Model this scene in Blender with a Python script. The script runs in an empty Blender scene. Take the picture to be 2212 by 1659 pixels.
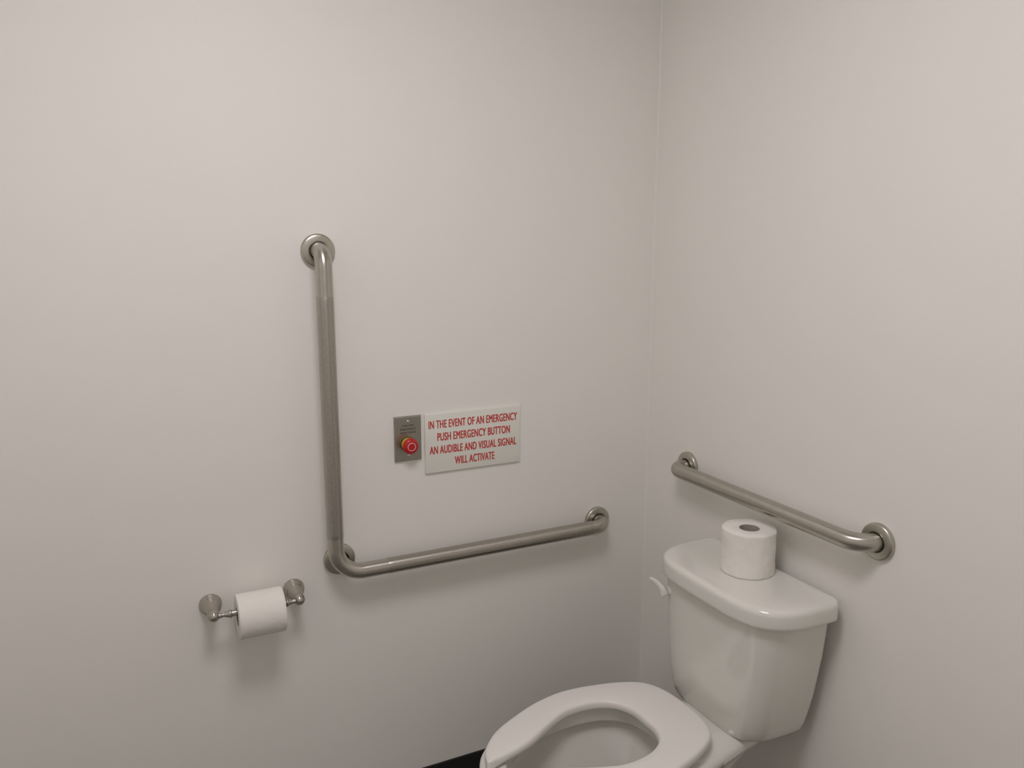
import bpy, bmesh, math, random
from math import sin, cos, pi, radians
from mathutils import Vector, Matrix, noise

scene = bpy.context.scene

# ------------------------------------------------------------------ camera
CAM_F = 1730.50116      # focal length in pixels of the 2212 px wide frame
YAW, PITCH, ROLL = 0.460369, -0.182614, 0.001584
CAM_POS = Vector((-1.35698, -1.84866, 1.51655))
cam_data = bpy.data.cameras.new('camera')
cam_data.sensor_fit = 'HORIZONTAL'
cam_data.sensor_width = 36.0
cam_data.lens = CAM_F / 2212.0 * 36.0
cam_data.clip_start = 0.02
cam = bpy.data.objects.new('camera', cam_data)
scene.collection.objects.link(cam)
d_ = Vector((sin(YAW) * cos(PITCH), cos(YAW) * cos(PITCH), sin(PITCH)))
r0 = Vector((cos(YAW), -sin(YAW), 0.0))
u0 = r0.cross(d_)
r_ = cos(ROLL) * r0 + sin(ROLL) * u0
u_ = -sin(ROLL) * r0 + cos(ROLL) * u0
mw = Matrix(((r_.x, u_.x, -d_.x, CAM_POS.x), (r_.y, u_.y, -d_.y, CAM_POS.y),
             (r_.z, u_.z, -d_.z, CAM_POS.z), (0, 0, 0, 1)))
cam.matrix_world = mw
scene.camera = cam

# ------------------------------------------------------------------ world, exposure
world = bpy.data.worlds.new('world')
scene.world = world
world.use_nodes = True
world.node_tree.nodes['Background'].inputs[0].default_value = (0.02, 0.02, 0.02, 1)
world.node_tree.nodes['Background'].inputs[1].default_value = 1.0
vs = scene.view_settings
vs.view_transform = 'Standard'
vs.look = 'None'
vs.gamma = 1.0
vs.use_curve_mapping = False
vs.exposure = 0.0

LIGHT_X, LIGHT_Y = -1.10, -1.12
LIGHT_R = 0.28
LIGHT_POWER = 16.0
LIGHT_COLOR = (1.0, 0.925, 0.985)

ROOM_X0, ROOM_Y0, ROOM_H = -1.98, -2.25, 2.44


# ------------------------------------------------------------------ helpers
C = scene.collection


def obj(name, bm, mat, parent=None, smooth=True, subsurf=0, auto=None):
    me = bpy.data.meshes.new(name)
    bmesh.ops.recalc_face_normals(bm, faces=bm.faces)
    bm.to_mesh(me)
    bm.free()
    if smooth:
        for p in me.polygons:
            p.use_smooth = True
        if auto is not None:
            mark_sharp(me, auto)
    if mat:
        me.materials.append(mat)
    o = bpy.data.objects.new(name, me)
    C.objects.link(o)
    if parent:
        o.parent = parent
    if subsurf:
        m = o.modifiers.new('Subdivision', 'SUBSURF')
        m.levels = subsurf
        m.render_levels = subsurf
    return o


def mark_sharp(me, ang):
    bm = bmesh.new()
    bm.from_mesh(me)
    for e in bm.edges:
        if len(e.link_faces) == 2 and e.calc_face_angle(0) > radians(ang):
            e.smooth = False
    bm.to_mesh(me)
    bm.free()


def thing(name, label, cat, loc, group=None):
    o = bpy.data.objects.new(name, None)
    o.empty_display_size = 0.05
    C.objects.link(o)
    o.location = loc
    o['label'] = label
    o['category'] = cat
    if group:
        o['group'] = group
    return o


def bm_box(bm, lo, hi, bevel=0.0, seg=3):
    r = bmesh.ops.create_cube(bm, size=1.0)
    for v in r['verts']:
        v.co = Vector([(lo[i] + hi[i]) / 2 + v.co[i] * (hi[i] - lo[i]) for i in range(3)])
    if bevel:
        es = set()
        for v in r['verts']:
            es.update(v.link_edges)
        bmesh.ops.bevel(bm, geom=list(es), offset=bevel, segments=seg, profile=0.5, affect='EDGES')
    return bm


def loft(bm, loops, cap0=True, cap1=True, closed=True):
    """skin the loops; the UVs run u along the sweep and v around the section"""
    rows = [[bm.verts.new(p) for p in lp] for lp in loops]
    n = len(rows[0])
    uv = bm.loops.layers.uv.verify()
    nr = max(len(rows) - 1, 1)
    for r, (a, b) in enumerate(zip(rows[:-1], rows[1:])):
        for i in range(n if closed else n - 1):
            j = (i + 1) % n
            f = bm.faces.new((a[i], a[j], b[j], b[i]))
            for lp, q in zip(f.loops, ((r, i), (r, i + 1), (r + 1, i + 1), (r + 1, i))):
                lp[uv].uv = (q[0] / nr, q[1] / n)
    if cap0:
        bm.faces.new(rows[0][::-1])
    if cap1:
        bm.faces.new(rows[-1])
    return rows


def lathe(bm, prof, origin, axis, n=64, close_ends=True):
    """prof: list of (distance along axis, radius)"""
    axis = Vector(axis).normalized()
    ref = Vector((0, 0, 1)) if abs(axis.z) < 0.9 else Vector((1, 0, 0))
    a = axis.cross(ref).normalized()
    b = axis.cross(a).normalized()
    origin = Vector(origin)
    loops = []
    for t, r in prof:
        r = max(r, 1e-5)
        loops.append([origin + axis * t + (a * cos(2 * pi * k / n) + b * sin(2 * pi * k / n)) * r for k in range(n)])
    loft(bm, loops, close_ends, close_ends)
    return bm


def tube(bm, path, rad, n=40, caps=True):
    """round tube along a polyline, parallel transported frame"""
    pts = [Vector(p) for p in path]
    T = []
    for i in range(len(pts)):
        a = pts[max(i - 1, 0)]
        b = pts[min(i + 1, len(pts) - 1)]
        T.append((b - a).normalized())
    ref = Vector((0.3, 0.5, 0.8))
    u = T[0].cross(ref).normalized()
    loops = []
    for i, p in enumerate(pts):
        u = (u - T[i] * u.dot(T[i])).normalized()
        w = T[i].cross(u)
        r = rad[i] if isinstance(rad, (list, tuple)) else rad
        loops.append([p + (u * cos(2 * pi * k / n) + w * sin(2 * pi * k / n)) * r for k in range(n)])
    loft(bm, loops, caps, caps)
    return bm


def rounded_path(corners, radii, seg=14):
    """polyline with arcs at its inner corners"""
    P = [Vector(c) for c in corners]
    out = [P[0]]
    for i in range(1, len(P) - 1):
        a = (P[i - 1] - P[i]).normalized()
        b = (P[i + 1] - P[i]).normalized()
        ang = a.angle(b)
        r = radii[i - 1]
        t = r / math.tan(ang / 2)
        ctr = P[i] + (a + b).normalized() * (r / sin(ang / 2))
        s = P[i] + a * t - ctr
        e = P[i] + b * t - ctr
        tot = s.angle(e)
        for k in range(seg + 1):
            f = k / seg
            v = (s * sin((1 - f) * tot) + e * sin(f * tot)) / sin(tot)
            out.append(ctr + v)
    out.append(P[-1])
    return out


def catmull(pts, n, closed=False):
    """resample 2-D/3-D control points to n points along a Catmull-Rom curve"""
    P = [Vector(p) for p in pts]
    m = len(P)
    dense = []
    segs = m if closed else m - 1
    for i in range(segs):
        if closed:
            p0, p1, p2, p3 = P[(i - 1) % m], P[i], P[(i + 1) % m], P[(i + 2) % m]
        else:
            p0, p1, p2, p3 = P[max(i - 1, 0)], P[i], P[i + 1], P[min(i + 2, m - 1)]
        for k in range(24):
            t = k / 24
            dense.append(0.5 * ((2 * p1) + (p2 - p0) * t + (2 * p0 - 5 * p1 + 4 * p2 - p3) * t * t
                                + (3 * p1 - p0 - 3 * p2 + p3) * t ** 3))
    dense.append(P[0].copy() if closed else P[-1].copy())
    L = [0.0]
    for a, b in zip(dense[:-1], dense[1:]):
        L.append(L[-1] + (b - a).length)
    out = []
    cnt = n if closed else n - 1
    j = 0
    for k in range(n):
        s = L[-1] * k / cnt
        while j < len(L) - 2 and L[j + 1] < s:
            j += 1
        f = (s - L[j]) / max(L[j + 1] - L[j], 1e-9)
        out.append(dense[j].lerp(dense[j + 1], min(max(f, 0), 1)))
    return out


def text_object(name, body, size, mat, parent, origin, xdir, zdir, width=None, height=None,
                bold=0.0, depth=0.0003, spacing=1.0):
    """flat lettering turned into a mesh, centred on origin in the plane (xdir, zdir)"""
    cu = bpy.data.curves.new(name, 'FONT')
    cu.body = body
    cu.size = 1.0
    cu.align_x = 'CENTER'
    cu.align_y = 'CENTER'
    cu.space_character = spacing
    cu.fill_mode = 'FRONT'
    cu.resolution_u = 4
    tmp = bpy.data.objects.new(name + '_tmp', cu)
    C.objects.link(tmp)
    bpy.context.view_layer.update()
    dg = bpy.context.evaluated_depsgraph_get()
    me = bpy.data.meshes.new_from_object(tmp.evaluated_get(dg))
    bpy.data.objects.remove(tmp)
    bpy.data.curves.remove(cu)
    xs = [v.co.x for v in me.vertices]
    ys = [v.co.y for v in me.vertices]
    cx, cy = (min(xs) + max(xs)) / 2, (min(ys) + max(ys)) / 2
    sx = ((width - 2 * bold) / (max(xs) - min(xs))) if width else size
    sy = ((height - 2 * bold * 0.6) / (max(ys) - min(ys))) if height else size
    xdir, zdir = Vector(xdir), Vector(zdir)
    nrm = xdir.cross(zdir).normalized()
    org = Vector(origin)
    bm = bmesh.new()
    shifts = [(0, 0)] if not bold else [(0, 0), (-1, 0.6), (1, 0.6), (-1, -0.6), (1, -0.6)]
    for k, (ox, oz) in enumerate(shifts):      # strokes thickened by overprinting
        part = bmesh.new()
        part.from_mesh(me)
        r = bmesh.ops.extrude_face_region(part, geom=list(part.faces))
        top = {g for g in r['geom'] if isinstance(g, bmesh.types.BMVert)}
        for v in part.verts:
            x, y = (v.co.x - cx) * sx + ox * bold, (v.co.y - cy) * sy + oz * bold
            v.co = org + xdir * x + zdir * y + (nrm * (depth + 0.00003 * k) if v in top else Vector((0, 0, 0)))
        tmp_me = bpy.data.meshes.new('tmp')
        part.to_mesh(tmp_me)
        part.free()
        bm.from_mesh(tmp_me)
        bpy.data.meshes.remove(tmp_me)
    bpy.data.meshes.remove(me)
    me = bpy.data.meshes.new(name)
    bmesh.ops.recalc_face_normals(bm, faces=bm.faces)
    bm.to_mesh(me)
    bm.free()
    me.materials.append(mat)
    o = bpy.data.objects.new(name, me)
    C.objects.link(o)
    o.parent = parent
    return o


def localize(root):
    """children were modelled in world space: move their vertices to the root's space"""
    inv = Matrix.Translation(root.location).inverted()

    def rec(o):
        for c in list(C.objects):
            if c.parent == o:
                if c.type == 'MESH' and not c.get('_loc'):
                    c.data.transform(inv)
                    c['_loc'] = 1
                rec(c)
    rec(root)


# ------------------------------------------------------------------ materials
def mat_base(name):
    m = bpy.data.materials.new(name)
    m.use_nodes = True
    nt = m.node_tree
    b = nt.nodes['Principled BSDF']
    return m, nt, b


def add_bump(nt, b, scale, strength, dist=0.001, detail=4.0, kind='noise', vec=None, stretch=None):
    tc = nt.nodes.new('ShaderNodeTexCoord')
    src = tc.outputs['Object']
    if stretch:
        mp = nt.nodes.new('ShaderNodeMapping')
        mp.inputs['Scale'].default_value = stretch
        nt.links.new(src, mp.inputs[0])
        src = mp.outputs[0]
    if kind == 'noise':
        t = nt.nodes.new('ShaderNodeTexNoise')
        t.inputs['Scale'].default_value = scale
        t.inputs['Detail'].default_value = detail
        out = t.outputs[0]
    else:
        t = nt.nodes.new('ShaderNodeTexVoronoi')
        t.inputs['Scale'].default_value = scale
        out = t.outputs['Distance']
    nt.links.new(src, t.inputs['Vector'])
    bp = nt.nodes.new('ShaderNodeBump')
    bp.inputs['Strength'].default_value = strength
    bp.inputs['Distance'].default_value = dist
    nt.links.new(out, bp.inputs['Height'])
    nt.links.new(bp.outputs[0], b.inputs['Normal'])
    return out


def color_noise(nt, b, scale, c1, c2, detail=3.0, stretch=None):
    tc = nt.nodes.new('ShaderNodeTexCoord')
    src = tc.outputs['Object']
    if stretch:
        mp = nt.nodes.new('ShaderNodeMapping')
        mp.inputs['Scale'].default_value = stretch
        nt.links.new(src, mp.inputs[0])
        src = mp.outputs[0]
    t = nt.nodes.new('ShaderNodeTexNoise')
    t.inputs['Scale'].default_value = scale
    t.inputs['Detail'].default_value = detail
    nt.links.new(src, t.inputs['Vector'])
    r = nt.nodes.new('ShaderNodeValToRGB')
    r.color_ramp.elements[0].position = 0.3
    r.color_ramp.elements[1].position = 0.7
    r.color_ramp.elements[0].color = (*c1, 1)
    r.color_ramp.elements[1].color = (*c2, 1)
    nt.links.new(t.outputs[0], r.inputs[0])
    nt.links.new(r.outputs[0], b.inputs['Base Color'])


def simple(name, col, rough=0.5, metal=0.0, coat=0.0, var=0.03, scale=8.0, bump=None):
    m, nt, b = mat_base(name)
    c1 = tuple(max(c * (1 - var), 0) for c in col)
    c2 = tuple(min(c * (1 + var), 1) for c in col)
    color_noise(nt, b, scale, c1, c2)
    b.inputs['Roughness'].default_value = rough
    b.inputs['Metallic'].default_value = metal
    b.inputs['Coat Weight'].default_value = coat
    b.inputs['Coat Roughness'].default_value = 0.08
    if bump:
        add_bump(nt, b, *bump)
    return m


M = {}
M['wall'] = simple('wall_paint', (0.915, 0.903, 0.842), 0.55, var=0.006, scale=3.0, bump=(420.0, 0.12, 0.0006))
M['caulk'] = simple('white_caulk', (0.915, 0.903, 0.842), 0.4, var=0.005)
M['ceiling'] = simple('ceiling_paint', (0.84, 0.83, 0.80), 0.8, var=0.01)
M['floor'] = simple('grey_floor', (0.20, 0.19, 0.17), 0.45, var=0.08, scale=30.0)
M['vinyl'] = simple('black_vinyl', (0.012, 0.012, 0.012), 0.6, var=0.05)
M['porcelain'] = simple('white_porcelain', (0.81, 0.805, 0.735), 0.12, coat=0.5, var=0.006)
M['seat'] = simple('white_seat_plastic', (0.85, 0.84, 0.785), 0.34, var=0.006)
M['lever'] = simple('white_lever_plastic', (0.80, 0.80, 0.735), 0.35, var=0.006)
M['steel'] = simple('brushed_steel', (0.50, 0.475, 0.425), 0.30, 1.0, var=0.03, scale=60.0, bump=(900.0, 0.05, 0.0002))
M['grip'] = simple('peened_steel', (0.44, 0.415, 0.37), 0.36, 1.0, var=0.08, scale=220.0, bump=(500.0, 0.16, 0.0004))
M['cover'] = simple('satin_cover_steel', (0.50, 0.48, 0.42), 0.34, 1.0, var=0.03, scale=60.0)
M['nickel'] = simple('brushed_nickel', (0.50, 0.47, 0.42), 0.26, 1.0, var=0.03, scale=60.0)
def brushed(key, amount):
    """brushing runs around the section, so highlights stretch along the sweep"""
    nt_ = M[key].node_tree
    t_ = nt_.nodes.new('ShaderNodeTangent')
    t_.direction_type = 'UV_MAP'
    b_ = nt_.nodes['Principled BSDF']
    nt_.links.new(t_.outputs[0], b_.inputs['Tangent'])
    b_.inputs['Anisotropic'].default_value = amount


brushed('steel', 0.7)
brushed('grip', 0.6)
brushed('nickel', 0.75)
M['chrome'] = simple('chrome_rod', (0.45, 0.44, 0.43), 0.20, 1.0, var=0.02)
M['plate'] = simple('plate_steel', (0.40, 0.385, 0.335), 0.36, 1.0, var=0.06, scale=90.0)
M['screw'] = simple('screw_steel', (0.75, 0.74, 0.71), 0.16, 1.0, var=0.02)
M['dark'] = simple('dark_gap', (0.03, 0.028, 0.025), 0.7)
M['paper'] = simple('tissue_paper', (0.89, 0.875, 0.805), 0.95, var=0.01, scale=50.0, bump=(260.0, 0.35, 0.0012))
M['core'] = simple('cardboard_core', (0.42, 0.39, 0.34), 0.9, var=0.05)
M['sign'] = simple('sign_plastic', (0.85, 0.855, 0.765), 0.28, var=0.005)
M['red_ink'] = simple('red_ink', (0.60, 0.045, 0.035), 0.45, var=0.03)
M['ink'] = simple('dark_engraving', (0.06, 0.055, 0.05), 0.6)
M['red'] = simple('red_button_plastic', (0.52, 0.012, 0.016), 0.32, var=0.02)
M['yellow'] = simple('yellow_collar_plastic', (0.75, 0.50, 0.02), 0.35, var=0.02)
M['white_mark'] = simple('white_mark', (0.82, 0.70, 0.68), 0.5)
M['black_plastic'] = simple('black_plastic', (0.02, 0.02, 0.02), 0.5)
m, nt, b = mat_base('water')
b.inputs['Base Color'].default_value = (0.95, 0.97, 0.97, 1)
b.inputs['Roughness'].default_value = 0.02
b.inputs['Transmission Weight'].default_value = 1.0
b.inputs['IOR'].default_value = 1.33
M['water'] = m
m, nt, b = mat_base('lamp_diffuser')
b.inputs['Base Color'].default_value = (0.9, 0.9, 0.9, 1)
b.inputs['Emission Color'].default_value = (*LIGHT_COLOR, 1)
b.inputs['Emission Strength'].default_value = LIGHT_POWER
M['lamp'] = m

# ------------------------------------------------------------------ the room
T = 0.10


def struct(name, lo, hi, mat):
    bm = bmesh.new()
    bm_box(bm, lo, hi)
    o = obj(name, bm, mat, smooth=False)
    o['kind'] = 'structure'
    return o


struct('floor', (ROOM_X0 - T, ROOM_Y0 - T, -T), (T, T, 0), M['floor'])
struct('ceiling', (ROOM_X0 - T, ROOM_Y0 - T, ROOM_H), (T, T, ROOM_H + T), M['ceiling'])
struct('wall_left', (ROOM_X0, 0, 0), (0, T, ROOM_H), M['wall'])
struct('wall_right', (0, ROOM_Y0, 0), (T, T, ROOM_H), M['wall'])
struct('wall_back', (ROOM_X0, ROOM_Y0 - T, 0), (T, ROOM_Y0, ROOM_H), M['wall'])
struct('wall_side', (ROOM_X0 - T, ROOM_Y0 - T, 0), (ROOM_X0, T, ROOM_H), M['wall'])


def baseboard(name, a, b_, nrm):
    """cove base: flat strip with a rounded top edge and a small toe"""
    prof = [(0.0, 0.0), (0.012, 0.0), (0.0095, 0.003), (0.006, 0.010), (0.0035, 0.018), (0.0032, 0.097),
            (0.0026, 0.0998), (0.0012, 0.101), (0.0, 0.101)]
    a, b_, nrm = Vector(a), Vector(b_), Vector(nrm)
    bm = bmesh.new()
    loft(bm, [[p + nrm * x + Vector((0, 0, z)) for x, z in prof] for p in (a, b_)])
    o = obj(name, bm, M['vinyl'], smooth=False)
    o['kind'] = 'structure'


baseboard('baseboard_left', (ROOM_X0, 0, 0), (-0.0, 0, 0), (0, -1, 0))
baseboard('baseboard_right', (0, ROOM_Y0, 0), (0, -0.012, 0), (-1, 0, 0))

# thin caulk fillet where the two walls meet
bm = bmesh.new()
R = 0.003
prof = [(0, 0)] + [(-R + R * sin(t), -R + R * cos(t)) for t in [i / 8 * pi / 2 for i in range(9)]]
prof = [(0.0, 0.0), (-R, 0.0)] + [(-R + R * sin(t) * 1.0, -R * (1 - cos(t))) for t in [i / 8 * pi / 2 for i in range(1, 9)]]
loft(bm, [[Vector((x, y, z)) for x, y in prof] for z in (0.101, ROOM_H)])
o = obj('trim_1', bm, M['caulk'], auto=40)
o['kind'] = 'structure'

# ------------------------------------------------------------------ ceiling light (outside the frame)
lamp = thing('ceiling_light', 'round white flush ceiling light above the middle of the washroom', 'ceiling light',
             (LIGHT_X, LIGHT_Y, ROOM_H))
bm = bmesh.new()
lathe(bm, [(0, LIGHT_R + 0.025), (0.012, LIGHT_R + 0.025), (0.02, LIGHT_R + 0.018), (0.02, LIGHT_R + 0.002),
           (0.0, LIGHT_R + 0.002)], (LIGHT_X, LIGHT_Y, ROOM_H), (0, 0, -1), 64)
obj('rim', bm, M['ceiling'], lamp, auto=40)
bm = bmesh.new()
lathe(bm, [(0.001, LIGHT_R), (0.017, LIGHT_R), (0.0175, LIGHT_R * 0.5)], (LIGHT_X, LIGHT_Y, ROOM_H), (0, 0, -1), 64)
obj('diffuser', bm, M['lamp'], lamp, auto=40)
localize(lamp)

# ------------------------------------------------------------------ grab bars
TR = 0.0190      # tube radius
SO = 0.0530      # tube axis to wall
COVER = [(0.0002, 0.0385), (0.0045, 0.0388), (0.0075, 0.0383), (0.0096, 0.0368), (0.0107, 0.0345), (0.0114, 0.0310), (0.0122, 0.0260),
         (0.0126, 0.0222), (0.0122, 0.0212), (0.0110, 0.0208), (0.0010, 0.0208)]


def wall_flange(parent, centre, nrm, screws=True):
    centre, nrm = Vector(centre), Vector(nrm)
    bm = bmesh.new()
    lathe(bm, COVER, centre, nrm, 72)
    f = obj('wall_flange', bm, M['cover'], parent, auto=50)
    return f


def grip(parent, a, b_):
    bm = bmesh.new()
    a, b_ = Vector(a), Vector(b_)
    ax = (b_ - a)
    L = ax.length
    lathe(bm, [(0, TR - 0.001), (0, TR + 0.0001), (0.001, TR + 0.00035)] +
          [(L * i / 40, TR + 0.00035) for i in range(1, 40)] +
          [(L - 0.001, TR + 0.00035), (L, TR + 0.0001), (L, TR - 0.001)], a, ax, 48)
    o = obj('grip_section', bm, M['grip'], parent, auto=50)
    o['label'] = 'duller peened grip length of the bar'


LX, LZ = -0.9323, 0.7200            # corner of the L
LXR, LZT = -0.1708, 1.4829
CR = 0.066
lbar = thing('grab_bar', 'large L-shaped stainless steel grab bar on the left wall around the emergency sign',
             'grab bar', (LX, 0, LZ))
bm = bmesh.new()
path = rounded_path([(LX - 0.0017, -0.0005, LZT), (LX - 0.0017, -SO, LZT), (LX, -SO, LZ), (LXR, -SO, LZ),
                     (LXR, -0.0005, LZ)], [0.036, CR, 0.036], 18)
tube(bm, path, TR, 48)
obj('bar', bm, M['steel'], lbar)
bm = bmesh.new()
off = CR * (1 - cos(pi / 4))
pc = Vector((LX + off, 0, LZ + off))
tube(bm, [pc + Vector((0, -0.0005, 0)), pc + Vector((0, -SO * 0.5, 0)), pc + Vector((0, -SO + 0.003, 0))], TR - 0.0022, 48)
obj('corner_post', bm, M['steel'], lbar)
wall_flange(lbar, (LX - 0.0017, 0, LZT), (0, -1, 0))
wall_flange(lbar, pc, (0, -1, 0))
wall_flange(lbar, (LXR, 0, LZ), (0, -1, 0))
grip(lbar, (LX - 0.0015, -SO, 1.383), (LX, -SO, LZ + 0.095))
grip(lbar, (LX + 0.125, -SO, LZ), (LXR - 0.052, -SO, LZ))
localize(lbar)

RY0, RY1, RZ = -0.1891, -0.7958, 0.9068
rbar = thing('grab_bar', 'straight stainless steel grab bar on the right wall above the toilet tank',
             'grab bar', (0, RY0, RZ))
bm = bmesh.new()
path = rounded_path([(-0.0005, RY0, RZ), (-SO, RY0, RZ), (-SO, RY1, RZ), (-0.0005, RY1, RZ)], [0.034, 0.044], 18)
tube(bm, path, TR, 48)
obj('bar', bm, M['steel'], rbar)
wall_flange(rbar, (0, RY0, RZ), (-1, 0, 0))
wall_flange(rbar, (0, RY1, RZ), (-1, 0, 0))
localize(rbar)

# ------------------------------------------------------------------ emergency button plate
PX0, PX1, PZ0, PZ1 = -0.7652, -0.6956, 0.9651, 1.0787
ep = thing('emergency_button', 'small steel plate with red mushroom emergency button, beside the white sign',
           'emergency button', ((PX0 + PX1) / 2, 0, PZ0))
bm = bmesh.new()
x0, x1, z0, z1 = PX0, PX1, PZ0, PZ1
loft(bm, [[Vector((x0 + i, -y, z0 + i)), Vector((x1 - i, -y, z0 + i)), Vector((x1 - i, -y, z1 - i)), Vector((x0 + i, -y, z1 - i))]
          for i, y in ((0, 0.0002), (0, 0.0040), (0.0005, 0.0052), (0.0018, 0.0062), (0.0028, 0.0065))])
obj('plate', bm, M['plate'], ep, smooth=False)
pcx = (PX0 + PX1) / 2
for zz, k in ((PZ1 - 0.0125, 0), (PZ0 + 0.0145, 1)):
    bm = bmesh.new()
    lathe(bm, [(0.0063, 0.0036), (0.0072, 0.0034), (0.0080, 0.0026), (0.0084, 0.0012), (0.0085, 0.0002)],
          (pcx, 0, zz), (0, -1, 0), 24)
    bm_box(bm, (pcx - 0.0026, -0.0087, zz - 0.0003), (pcx + 0.0026, -0.0082, zz + 0.0003))
    obj('screw', bm, M['screw'], ep, auto=50)
for k, (body, w_) in enumerate((('PUSH FOR', 0.030), ('EMERGENCY', 0.040), ('ASSISTANCE', 0.042))):
    text_object('lettering', body, 0.006, M['ink'], ep, (pcx, -0.00655, PZ1 - 0.0235 - k * 0.0088), (1, 0, 0), (0, 0, 1),
                width=w_, height=0.0047, bold=0.0001, depth=0.00012)
BX, BZ = pcx - 0.0022, 1.0085
bm = bmesh.new()
lathe(bm, [(0.0064, 0.0175), (0.0085, 0.0175), (0.0095, 0.0165), (0.0095, 0.0135)], (BX, 0, BZ), (0, -1, 0), 48)
obj('black_ring', bm, M['black_plastic'], ep, auto=50)
bm = bmesh.new()
lathe(bm, [(0.0096, 0.0168), (0.0200, 0.0168), (0.0210, 0.0160), (0.0210, 0.0100)], (BX, 0, BZ), (0, -1, 0), 48)
obj('yellow_collar', bm, M['yellow'], ep, auto=50)
bm = bmesh.new()
lathe(bm, [(0.0208, 0.0090), (0.0225, 0.0120), (0.0235, 0.0175), (0.0250, 0.0192), (0.0275, 0.0198), (0.0320, 0.0196),
           (0.0350, 0.0185), (0.0372, 0.0160), (0.0385, 0.0120), (0.0390, 0.0060), (0.0391, 0.0002)], (BX, 0, BZ), (0, -1, 0), 64)
btn = obj('button_cap', bm, M['red'], ep)
bm = bmesh.new()
nseg = 64
loops = []
for rr, yy in ((0.0088, 0.0386), (0.0089, 0.03945), (0.0102, 0.03935), (0.0103, 0.0384)):
    loops.append([Vector((BX + rr * cos(2 * pi * k / nseg), -yy, BZ + rr * sin(2 * pi * k / nseg))) for k in range(nseg)])
loft(bm, loops, False, False)
obj('white_ring', bm, M['white_mark'], btn)
localize(ep)

# ------------------------------------------------------------------ sign
SX0, SX1, SZ0, SZ1 = -0.6858, -0.4192, 0.9249, 1.0779
sg = thing('wall_sign', 'white plastic sign with red emergency instructions in four lines', 'sign', ((SX0 + SX1) / 2, 0, SZ0))
bm = bmesh.new()
bm_box(bm, (SX0, -0.0062, SZ0), (SX1, -0.0004, SZ1), 0.0012, 3)
obj('panel', bm, M['sign'], sg, auto=40)
scx = (SX0 + SX1) / 2
SH = SZ1 - SZ0
lines = (('IN THE EVENT OF AN EMERGENCY', 0.2480, 0.181, 0.0), ('PUSH EMERGENCY BUTTON', 0.2040, 0.397, 0.001),
         ('AN AUDIBLE AND VISUAL SIGNAL', 0.2440, 0.615, 0.0), ('WILL ACTIVATE', 0.1120, 0.828, 0.002))
for body, w_, fz, dx in lines:
    text_object('lettering', body, 0.02, M['red_ink'], sg, (scx + dx, -0.00622, SZ1 - fz * SH), (1, 0, 0), (0, 0, 1),
                width=w_, height=0.0208, bold=0.0005, spacing=1.06, depth=0.0002)
localize(sg)

# ------------------------------------------------------------------ toilet paper holder on the left wall
TZ = 0.6835
TXL, TXR = -1.2140, -1.0255
TSO = 0.071
hold = thing('toilet_paper_holder', 'brushed nickel toilet paper holder with two flared posts on the left wall',
             'toilet paper holder', ((TXL + TXR) / 2, 0, TZ))
PR = [(0.0002, 0.0245), (0.0035, 0.0250), (0.0060, 0.0245), (0.0080, 0.0225), (0.0120, 0.0205), (0.0155, 0.0196),
      (0.0168, 0.0180), (0.0250, 0.0155), (0.0340, 0.0132), (0.0440, 0.0117), (0.0540, 0.0108), (0.0580, 0.0110),
      (0.0590, 0.0122), (0.0605, 0.0128)]
for i in range(1, 15):
    a = pi / 2 * i / 14
    PR.append((0.0680 + 0.0150 * sin(a) * 1.0 - 0.0015, 0.0128 * cos(a) + 0.0002))
for tx, s in ((TXL, 1), (TXR, -1)):
    bm = bmesh.new()
    lathe(bm, PR, (tx, 0, TZ), (0, -1, 0), 56)
    post = obj('post', bm, M['nickel'], hold)
    bm = bmesh.new()
    if s > 0:
        pr = [(0.008, 0.0065), (0.0130, 0.0062), (0.0170, 0.0050), (0.0215, 0.0046), (0.0260, 0.0066), (0.0320, 0.0082),
              (0.0340, 0.0095), (0.0370, 0.0095), (0.0380, 0.0080), (0.0380, 0.0040)]
    else:
        pr = [(0.008, 0.0065), (0.0120, 0.0060), (0.0150, 0.0048), (0.0180, 0.0048), (0.0225, 0.0066), (0.0260, 0.0078),
              (0.0275, 0.0098), (0.0300, 0.0098), (0.0310, 0.0080), (0.0310, 0.0040)]
    lathe(bm, pr, (tx, -TSO, TZ), (s, 0, 0), 40)
    obj('arm', bm, M['steel'], post)
bm = bmesh.new()
xa, xb = TXL + 0.037, TXR - 0.030
Lr = xb - xa
lathe(bm, [(0, 0.005), (0, 0.0072), (0.035, 0.0072), (0.0355, 0.0085), (Lr - 0.0305, 0.0085), (Lr - 0.030, 0.0072), (Lr, 0.0072), (Lr, 0.005)],
      (xa, -TSO, TZ), (1, 0, 0), 40)
obj('spring_rod', bm, M['chrome'], hold, auto=50)
localize(hold)


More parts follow.
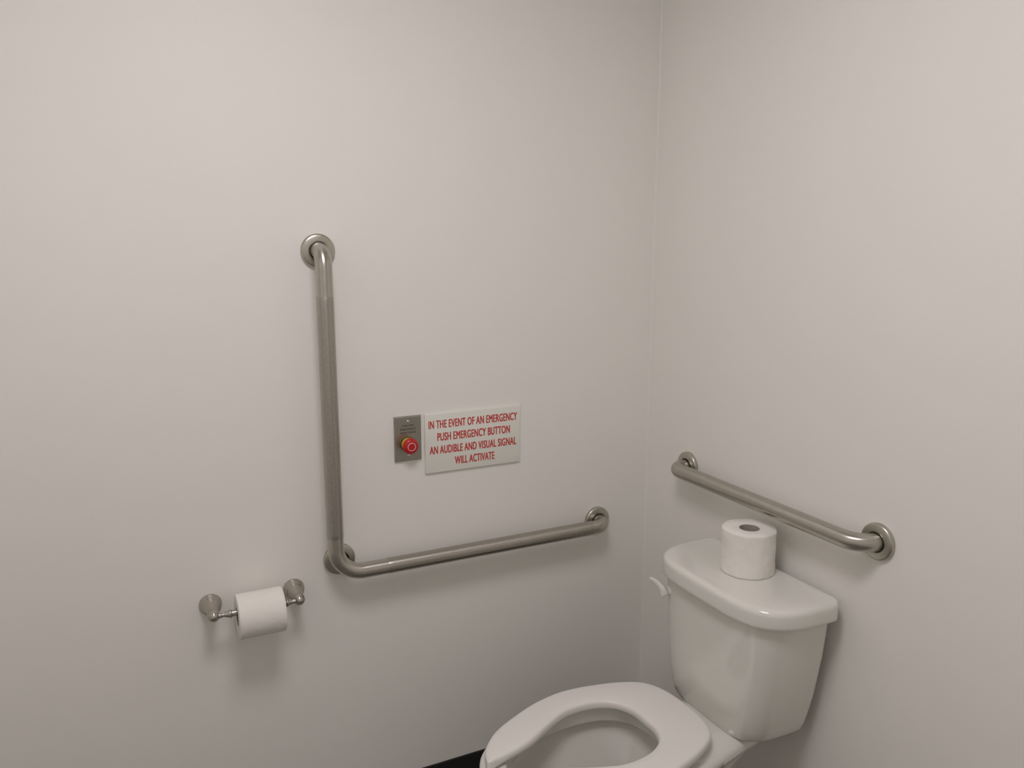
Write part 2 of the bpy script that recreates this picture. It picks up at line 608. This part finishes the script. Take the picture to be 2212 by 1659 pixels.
def paper_roll(name, label, centre, axis, length, r, core_r, seed, tail_at=None, wrinkle=0.0, group=None, up=(0, 0, 1), notch=False):
    """roll with a separate card core and an outer sheet; centre is the middle of one end"""
    root = thing(name, label, 'toilet paper roll', centre, group)
    axis = Vector(axis).normalized()
    ref = Vector(up) if abs(axis.dot(Vector(up))) < 0.9 else Vector((1, 0, 0))
    a = (ref - axis * ref.dot(axis)).normalized()
    b2 = axis.cross(a).normalized()
    c = Vector(centre)
    n = 128
    rows = 28
    loops = []

    def ring(t, rad, amp):
        out = []
        for k in range(n):
            th = 2 * pi * k / n
            dr = 0.0
            if amp:
                q = Vector((cos(th) * 2.2, sin(th) * 2.2, t * 32.0 + cos(th + 0.8) * 1.6 + seed))
                dr = amp * noise.noise(q) + 0.45 * amp * noise.noise(q * 2.3 + Vector((5, 1, 0)))
                q2 = Vector((th * 1.1, t * 60 - th * 2.4, seed + 9.1))
                dr += 0.6 * amp * noise.noise(q2)
            out.append(c + axis * t + (a * cos(th) + b2 * sin(th)) * (rad + dr))
        return out
    e = 0.0015
    loops.append(ring(0.0008, core_r + 0.0006, 0))
    loops.append(ring(0.0, core_r + 0.002, 0))
    loops.append(ring(0.0, (core_r + r) / 2, 0))
    loops.append(ring(0.0, r - e * 0.8, wrinkle * 0.7))
    for i in range(rows + 1):
        t = e + (length - 2 * e) * i / rows
        loops.append(ring(t, r, wrinkle))
    loops.append(ring(length, r - e * 0.8, wrinkle * 0.7))
    loops.append(ring(length, (core_r + r) / 2, 0))
    loops.append(ring(length, core_r + 0.002, 0))
    loops.append(ring(length - 0.0008, core_r + 0.0006, 0))
    bm = bmesh.new()
    rws = loft(bm, loops, False, False)
    first, last = rws[0], rws[-1]
    for i in range(n):      # inner wall of the bore
        j = (i + 1) % n
        bm.faces.new((first[i], first[j], last[j], last[i]))
    roll = obj('tissue', bm, M['paper'], root, auto=60)
    bm = bmesh.new()
    nn = 64
    lp = []
    for t, rad in ((0.0006, core_r - 0.0008), (0.0006, core_r + 0.0004), (length - 0.0006, core_r + 0.0004), (length - 0.0006, core_r - 0.0008)):
        lp.append([c + axis * t + (a * cos(2 * pi * k / nn) + b2 * sin(2 * pi * k / nn)) * rad for k in range(nn)])
    rr = loft(bm, lp, False, False)
    for i in range(nn):
        j = (i + 1) % nn
        bm.faces.new((rr[0][i], rr[0][j], rr[-1][j], rr[-1][i]))
    obj('core', bm, M['core'], root, auto=60)
    return root, roll, a, b2


HR = 0.0505
HCZ = TZ - (0.0200 - 0.0085)
roll1, tis, a_, b_ = paper_roll('toilet_paper_roll', 'white toilet paper roll hanging on the nickel holder', (-1.1650, -TSO, HCZ), (1, 0, 0),
                                0.1015, HR, 0.0205, 3.0, wrinkle=0.0003, group=None)
# loose end hanging off the back of the hanging roll
bm = bmesh.new()
pts = []
for i in range(15):
    th = radians(20 + 70 * i / 14)     # from the rear side down to the bottom
    pts.append((-TSO + cos(th) * (HR + 0.0007 + 0.0006 * i / 14) * 1.0, HCZ - sin(th) * (HR + 0.0007 + 0.0006 * i / 14)))
pts = [(-TSO + (HR + 0.0008) * cos(radians(t)), HCZ + (HR + 0.0008) * sin(radians(t))) for t in range(40, -6, -4)]
last = pts[-1]
for k in range(1, 9):
    pts.append((last[0] - 0.0009 * k * k * 0.25, last[1] - 0.0062 * k))
outer = []
for off_ in (0.0, 0.0004):
    outer.append([(y + off_, z) for y, z in pts])
prof = outer[0] + outer[1][::-1]
nx = 12
loops = []
for i in range(nx + 1):
    x = -1.1646 + 0.1008 * i / nx
    lp = []
    for q, (y, z) in enumerate(prof):
        drop = max(0.0, (HCZ - z) / HR)
        lp.append(Vector((x, y + 0.0010 * drop * noise.noise(Vector((x * 40, z * 30, 2))), z - 0.0015 * drop * noise.noise(Vector((x * 25, 0, 7))))))
    loops.append(lp)
loft(bm, loops)
obj('loose_sheet', bm, M['paper'], roll1, auto=50)
localize(roll1)

# ------------------------------------------------------------------ toilet
YC = -0.5315
toi = thing('toilet', 'white two-piece toilet with open-front seat in the corner', 'toilet', (-0.40, YC, 0))


def mirror_outline(half, n):
    """half: (x, h) from the wall side (back) at h>=0 round to the front centre; closed outline"""
    pts = [Vector((x, h, 0)) for x, h in half]
    left = pts
    right = [Vector((p.x, -p.y, 0)) for p in reversed(pts) if abs(p.y) > 1e-6]
    full = left + right
    return full


def outline(half, n, z, yc=YC, scale=(1, 1), cx=0.0):
    full = mirror_outline(half, n)
    cr = catmull(full, n, closed=True)
    return [Vector((cx + (p.x - cx) * scale[0], yc + p.y * scale[1], z)) for p in cr]


# tank ----------------------------------------------------------------
XB = -0.030


def tank_half(w, front, bulge, rc, back=XB, wb=None):
    """D-shaped half outline, w half-width, front x of the centre, bulge of the gently curved front, rc corner size"""
    wb = w if wb is None else wb
    f = front
    return [(back, 0.0), (back, wb * 0.5), (back, wb - 0.020), (back - 0.001, wb - 0.006), (back - 0.006, wb - 0.0008), (back - 0.018, wb),
            ((back + f) / 2 + 0.02, w), (f + bulge + rc, w - 0.003), (f + bulge + rc * 0.42, w - rc * 0.25), (f + bulge + rc * 0.10, w - rc * 0.62),
            (f + bulge * 0.62, w - 0.085), (f + bulge * 0.15, w * 0.27), (f, 0.0)]


NT = 176


def d_shape(w, f, n, z, yc, back=XB, ins=0.0, rb=0.010):
    """flat-backed superellipse, resampled evenly, starting at the middle of the back"""
    w2, f2, b2_ = w - ins, f + ins, back - ins * 0.3
    P = [Vector((b2_, 0)), Vector((b2_, w2 * 0.5))]
    for i in range(7):
        a = pi / 2 * i / 6
        P.append(Vector((b2_ - rb + rb * cos(a), w2 - rb + rb * sin(a))))
    x0 = b2_ - rb
    for i in range(1, 61):
        t = (pi / 2) * i / 60
        P.append(Vector((x0 + (f2 - x0) * sin(t) ** (2 / n), w2 * max(cos(t), 0) ** (2 / n))))
    full = P + [Vector((p.x, -p.y)) for p in reversed(P[1:-1])]
    full.append(full[0].copy())
    L = [0.0]
    for a, b in zip(full[:-1], full[1:]):
        L.append(L[-1] + (b - a).length)
    out = []
    j = 0
    for k in range(NT):
        q = L[-1] * k / NT
        while j < len(L) - 2 and L[j + 1] < q:
            j += 1
        p = full[j].lerp(full[j + 1], (q - L[j]) / max(L[j + 1] - L[j], 1e-9))
        out.append(Vector((p.x, yc + p.y, z)))
    return out


bm = bmesh.new()
# rows: z, half width, front x, bulge, corner
TANK = [(0.4015, 0.120, -0.168, 3.6), (0.4017, 0.131, -0.1810, 3.6), (0.4040, 0.1400, -0.1890, 3.7), (0.4090, 0.1470, -0.1945, 3.8),
        (0.4180, 0.1540, -0.1985, 3.9), (0.440, 0.1615, -0.2020, 4.0), (0.480, 0.1705, -0.2045, 4.1), (0.520, 0.1775, -0.2060, 4.1), (0.570, 0.1840, -0.2070, 4.2),
        (0.620, 0.1900, -0.2078, 4.2), (0.670, 0.1950, -0.2085, 4.2), (0.716, 0.1985, -0.2090, 4.2)]
YT = YC + 0.012
loops = [d_shape(w, f, n_ + 0.3, z, YT + 0.008 * max(0.0, (0.60 - z) / 0.20)) for z, w, f, n_ in TANK]
loft(bm, loops)
tank = obj('tank', bm, M['porcelain'], toi, auto=60)

bm = bmesh.new()
LW, LF = 0.2135, -0.2300
LID = [(0.7120, 0.014), (0.7118, 0.004), (0.7122, 0.0012), (0.7140, 0.0), (0.7200, -0.0004), (0.7400, -0.0002), (0.7455, 0.0006), (0.7495, 0.0026),
       (0.7528, 0.0062), (0.7545, 0.0108), (0.7554, 0.018), (0.7560, 0.050), (0.7562, 0.085)]
loops = [d_shape(LW, LF, 3.7, z, YC + 0.007, back=-0.018, ins=ins, rb=max(0.024 - ins, 0.003)) for z, ins in LID]
loft(bm, loops)
obj('tank_lid', bm, M['porcelain'], toi, auto=60)

# flush lever -----------------------------------------------------------
lv = [Vector((-0.2010, -0.3820, 0.668)), Vector((-0.2120, -0.3820, 0.668)), ]
bm = bmesh.new()
lathe(bm, [(0.0, 0.0125), (0.004, 0.0125), (0.0075, 0.0110), (0.0085, 0.0085), (0.0085, 0.0002)], (-0.1960, -0.3800, 0.667), (-1, 0.25, 0), 32)
lever = obj('flush_lever', bm, M['lever'], toi, auto=50)
ctl = catmull([(-0.2120, -0.3820, 0.6560), (-0.2160, -0.3790, 0.6660), (-0.2190, -0.3700, 0.6755), (-0.2190, -0.3560, 0.6800), (-0.2190, -0.3410, 0.6815), (-0.2210, -0.3270, 0.6820)], 28)
bm = bmesh.new()
loops = []
for i, p in enumerate(ctl):
    t = i / 27
    a0 = ctl[max(i - 1, 0)]
    a1 = ctl[min(i + 1, 27)]
    tg = (a1 - a0).normalized()
    side = tg.cross(Vector((0, 0, 1))).normalized()
    upv = side.cross(tg).normalized()
    hh = 0.0100 * (1 - t) + 0.0052 * t + 0.0012 * sin(pi * t)
    ww = 0.0050 * (1 - t) + 0.0036 * t
    end = min(1.0, math.sqrt(max(1 - max(0, (t - 0.92) / 0.08) ** 2, 0.02)), math.sqrt(max(1 - max(0, (0.08 - t) / 0.08) ** 2, 0.02)))
    loops.append([p + upv * (hh * end * cos(2 * pi * k / 20)) + side * (ww * end * sin(2 * pi * k / 20)) for k in range(20)])
loft(bm, loops)
obj('lever_arm', bm, M['lever'], lever)

# bowl -------------------------------------------------------------------
# outline of the rim; deck behind it under the tank
RIMH = [(-0.055, 0.0), (-0.055, 0.045), (-0.058, 0.068), (-0.072, 0.080), (-0.110, 0.0860), (-0.150, 0.0930), (-0.190, 0.1030), (-0.235, 0.1140), (-0.285, 0.1300), (-0.350, 0.1540),
        (-0.420, 0.1720), (-0.500, 0.1780), (-0.580, 0.1700), (-0.650, 0.1500), (-0.700, 0.1250), (-0.7290, 0.0980), (-0.7470, 0.0650), (-0.7580, 0.0330), (-0.7610, 0.0)]
INH = [(-0.330, 0.0), (-0.334, 0.050), (-0.352, 0.095), (-0.400, 0.1290), (-0.460, 0.1400), (-0.530, 0.1380), (-0.600, 0.1220), (-0.660, 0.0880), (-0.697, 0.0450), (-0.708, 0.0)]
NB = 144


def out_at(half, z, ins=0.0, sx=1.0, sy=1.0, cx=-0.45, dx=0.0):
    cr = catmull(mirror_outline(half, NB), NB, closed=True)
    # start both outlines at the same angular station so that lofts do not twist
    res = []
    for i, p in enumerate(cr):
        q = Vector((cx + (p.x - cx) * sx + dx, p.y * sy, 0))
        if ins:
            dvec = Vector((cx, 0, 0)) - q
            q = q + dvec.normalized() * ins
        res.append(Vector((q.x, YC + q.y, z)))
    return res


def deck_z(x, z):
    """the shelf behind the rim lies a little lower"""
    return z


bm = bmesh.new()
ZR = 0.4250
loops = [out_at(RIMH, 0.0, sx=0.62, sy=0.66, cx=-0.36),
         out_at(RIMH, 0.012, sx=0.625, sy=0.67, cx=-0.36),
         out_at(RIMH, 0.06, sx=0.59, sy=0.60, cx=-0.37),
         out_at(RIMH, 0.16, sx=0.60, sy=0.62, cx=-0.39),
         out_at(RIMH, 0.25, sx=0.66, sy=0.70, cx=-0.43),
         out_at(RIMH, 0.32, sx=0.76, sy=0.79, cx=-0.47),
         out_at(RIMH, 0.352, sx=0.87, sy=0.87, cx=-0.50),
         out_at(RIMH, 0.371, sx=0.97, sy=0.94, cx=-0.50),
         out_at(RIMH, 0.385, ins=0.004),
         out_at(RIMH, 0.395, ins=0.0005),
         out_at(RIMH, 0.405, ins=0.0),
         out_at(RIMH, ZR - 0.010, ins=0.0008),
         out_at(RIMH, ZR - 0.003, ins=0.0045),
         out_at(RIMH, ZR, ins=0.011)]
inner = [(ZR, 0.0, 1), (ZR - 0.002, 0.003, 1), (ZR - 0.007, 0.0052, 1), (ZR - 0.030, 0.0050, 1), (ZR - 0.0345, 0.0035, 1), (ZR - 0.0360, 0.0, 1), (ZR - 0.0350, -0.010, 1), (ZR - 0.0370, -0.0150, 1), (ZR - 0.050, -0.0160, 1),
         (ZR - 0.075, -0.005, 1), (ZR - 0.110, 0.018, 1), (ZR - 0.150, 0.043, 1), (ZR - 0.190, 0.067, 1), (ZR - 0.22, 0.086, 1), (ZR - 0.245, 0.102, 1), (ZR - 0.26, 0.112, 1)]
for z, ins, _ in inner:
    loops.append(out_at(INH, z, ins=ins, cx=-0.50))
# shelf drop behind the rim
for lp in loops[8:14]:
    for p in lp:
        if p.x > -0.42:
            f = min(1.0, (p.x + 0.42) / 0.18)
            f = f * f * (3 - 2 * f)
            drop = (ZR - 0.4000)
            if p.z > 0.38:
                p.z -= drop * f * min(1.0, (p.z - 0.38) / 0.025)
loft(bm, loops)
bowl = obj('bowl', bm, M['porcelain'], toi, auto=70)
# water
bm = bmesh.new()
wl = out_at(INH, ZR - 0.205, ins=0.0755, cx=-0.50)
wl2 = out_at(INH, ZR - 0.212, ins=0.0800, cx=-0.50)
loft(bm, [wl2, wl])
obj('water', bm, M['water'], toi, smooth=False)

# seat -------------------------------------------------------------------
SZT = 0.4520
TH = 0.0200
SORG = Vector((-0.24, -0.510, 0))
sth = radians(2.0)
sa = Vector((-cos(sth), -sin(sth), 0))
sn = Vector((sin(sth), -cos(sth), 0))      # + is towards the room
OUTC = [(0.0000, 0.000), (0.0005, 0.030), (0.004, 0.060), (0.0125, 0.090), (0.025, 0.112), (0.045, 0.130), (0.085, 0.1495), (0.130, 0.1640), (0.185, 0.1765), (0.240, 0.1810),
        (0.310, 0.1700), (0.380, 0.1450), (0.425, 0.1245), (0.450, 0.1085), (0.474, 0.0865), (0.491, 0.0640), (0.500, 0.0410), (0.5035, 0.0270)]
INC = [(0.1230, 0.000), (0.1230, 0.018), (0.1235, 0.034), (0.1290, 0.054), (0.1400, 0.074), (0.155, 0.088), (0.180, 0.1010), (0.210, 0.1080), (0.240, 0.1090),
       (0.275, 0.1030), (0.327, 0.0800), (0.380, 0.0530), (0.420, 0.0400), (0.450, 0.0335), (0.480, 0.0280), (0.4925, 0.0250)]
ns = 60
oc = catmull([Vector((s, h, 0)) for s, h in OUTC], ns)
ic = catmull([Vector((s, h, 0)) for s, h in INC], ns)
# full sweep from the left tip (h negative) round the back to the right tip
O = [Vector((p.x, -p.y, 0)) for p in reversed(oc)] + oc[1:]
I = [Vector((p.x, -p.y, 0)) for p in reversed(ic)] + ic[1:]
SEC = [(0.0, 0.0)]
# cross section (f across from outer 0 to inner 1 in absolute inset, z)


def section(po, pi_, k):
    wdt = (pi_ - po).length
    u = (pi_ - po).normalized()
    sc = min(1.0, wdt / 0.040)
    wdt = wdt / sc
    pts_ = []
    # outer side, bottom to top, with rounded upper edge
    raw = [(0.002, -TH), (0.0003, -TH + 0.002), (0.0, -TH * 0.55), (0.0006, -0.0070), (0.0024, -0.0034), (0.0056, -0.0011), (0.0110, -0.0002),
           (wdt * 0.35, 0.0006), (wdt * 0.65, 0.0002), (wdt - 0.0090, -0.0006), (wdt - 0.0045, -0.0022), (wdt - 0.0016, -0.0050), (wdt - 0.0003, -0.0095), (wdt, -TH * 0.7),
           (wdt - 0.0004, -TH + 0.002), (wdt - 0.002, -TH)]
    for dd, z in raw:
        q = po + u * dd * sc
        w_ = SORG + sa * q.x + sn * q.y
        pts_.append(Vector((w_.x, w_.y, SZT + z)))
    return pts_


bm = bmesh.new()
loops = [section(O[i], I[i], i) for i in range(len(O))]


def tip(lp, prev, amt, shr):
    cen = sum(lp, Vector()) / len(lp)
    dirv = (cen - sum(prev, Vector()) / len(prev))
    dirv.z = 0
    dirv.normalize()
    return [cen + (p - cen) * shr + dirv * amt for p in lp]


L0, L1 = loops[0], loops[1]
E0, E1 = loops[-1], loops[-2]
loops = [tip(L0, L1, 0.0022, 0.70), tip(L0, L1, 0.0018, 0.86), tip(L0, L1, 0.0010, 0.95)] + loops + \
        [tip(E0, E1, 0.0010, 0.95), tip(E0, E1, 0.0018, 0.86), tip(E0, E1, 0.0022, 0.70)]
loft(bm, loops)
seat = obj('seat', bm, M['seat'], toi, auto=70)
for hh in (-0.070, 0.070):
    bm = bmesh.new()
    w_ = Vector((-0.262, YC + hh, 0))
    lathe(bm, [(0.0, 0.013), (0.004, 0.0135), (SZT - TH - 0.400 + 0.001, 0.011)], (w_.x, w_.y, 0.4005), (0, 0, 1), 32)
    obj('hinge_post', bm, M['seat'], seat, auto=50)
for x_, h_ in ((-0.60, 0.135), (-0.60, -0.135)):
    bm = bmesh.new()
    lathe(bm, [(0.0, 0.008), (SZT - TH - ZR + 0.0005, 0.008)], (x_, YC + h_, ZR - 0.0003), (0, 0, 1), 24)
    obj('bumper', bm, M['seat'], seat, auto=50)
localize(toi)

# ------------------------------------------------------------------ roll on the tank
roll2, tis2, a_, b_ = paper_roll('toilet_paper_roll', 'white toilet paper roll standing upright on the toilet tank lid', (-0.0900, -0.5230, 0.7565), (0, 0, 1),
                                 0.1020, 0.0605, 0.0225, 11.0, wrinkle=0.0017)
localize(roll2)

for o in C.objects:
    if '_loc' in o:
        del o['_loc']
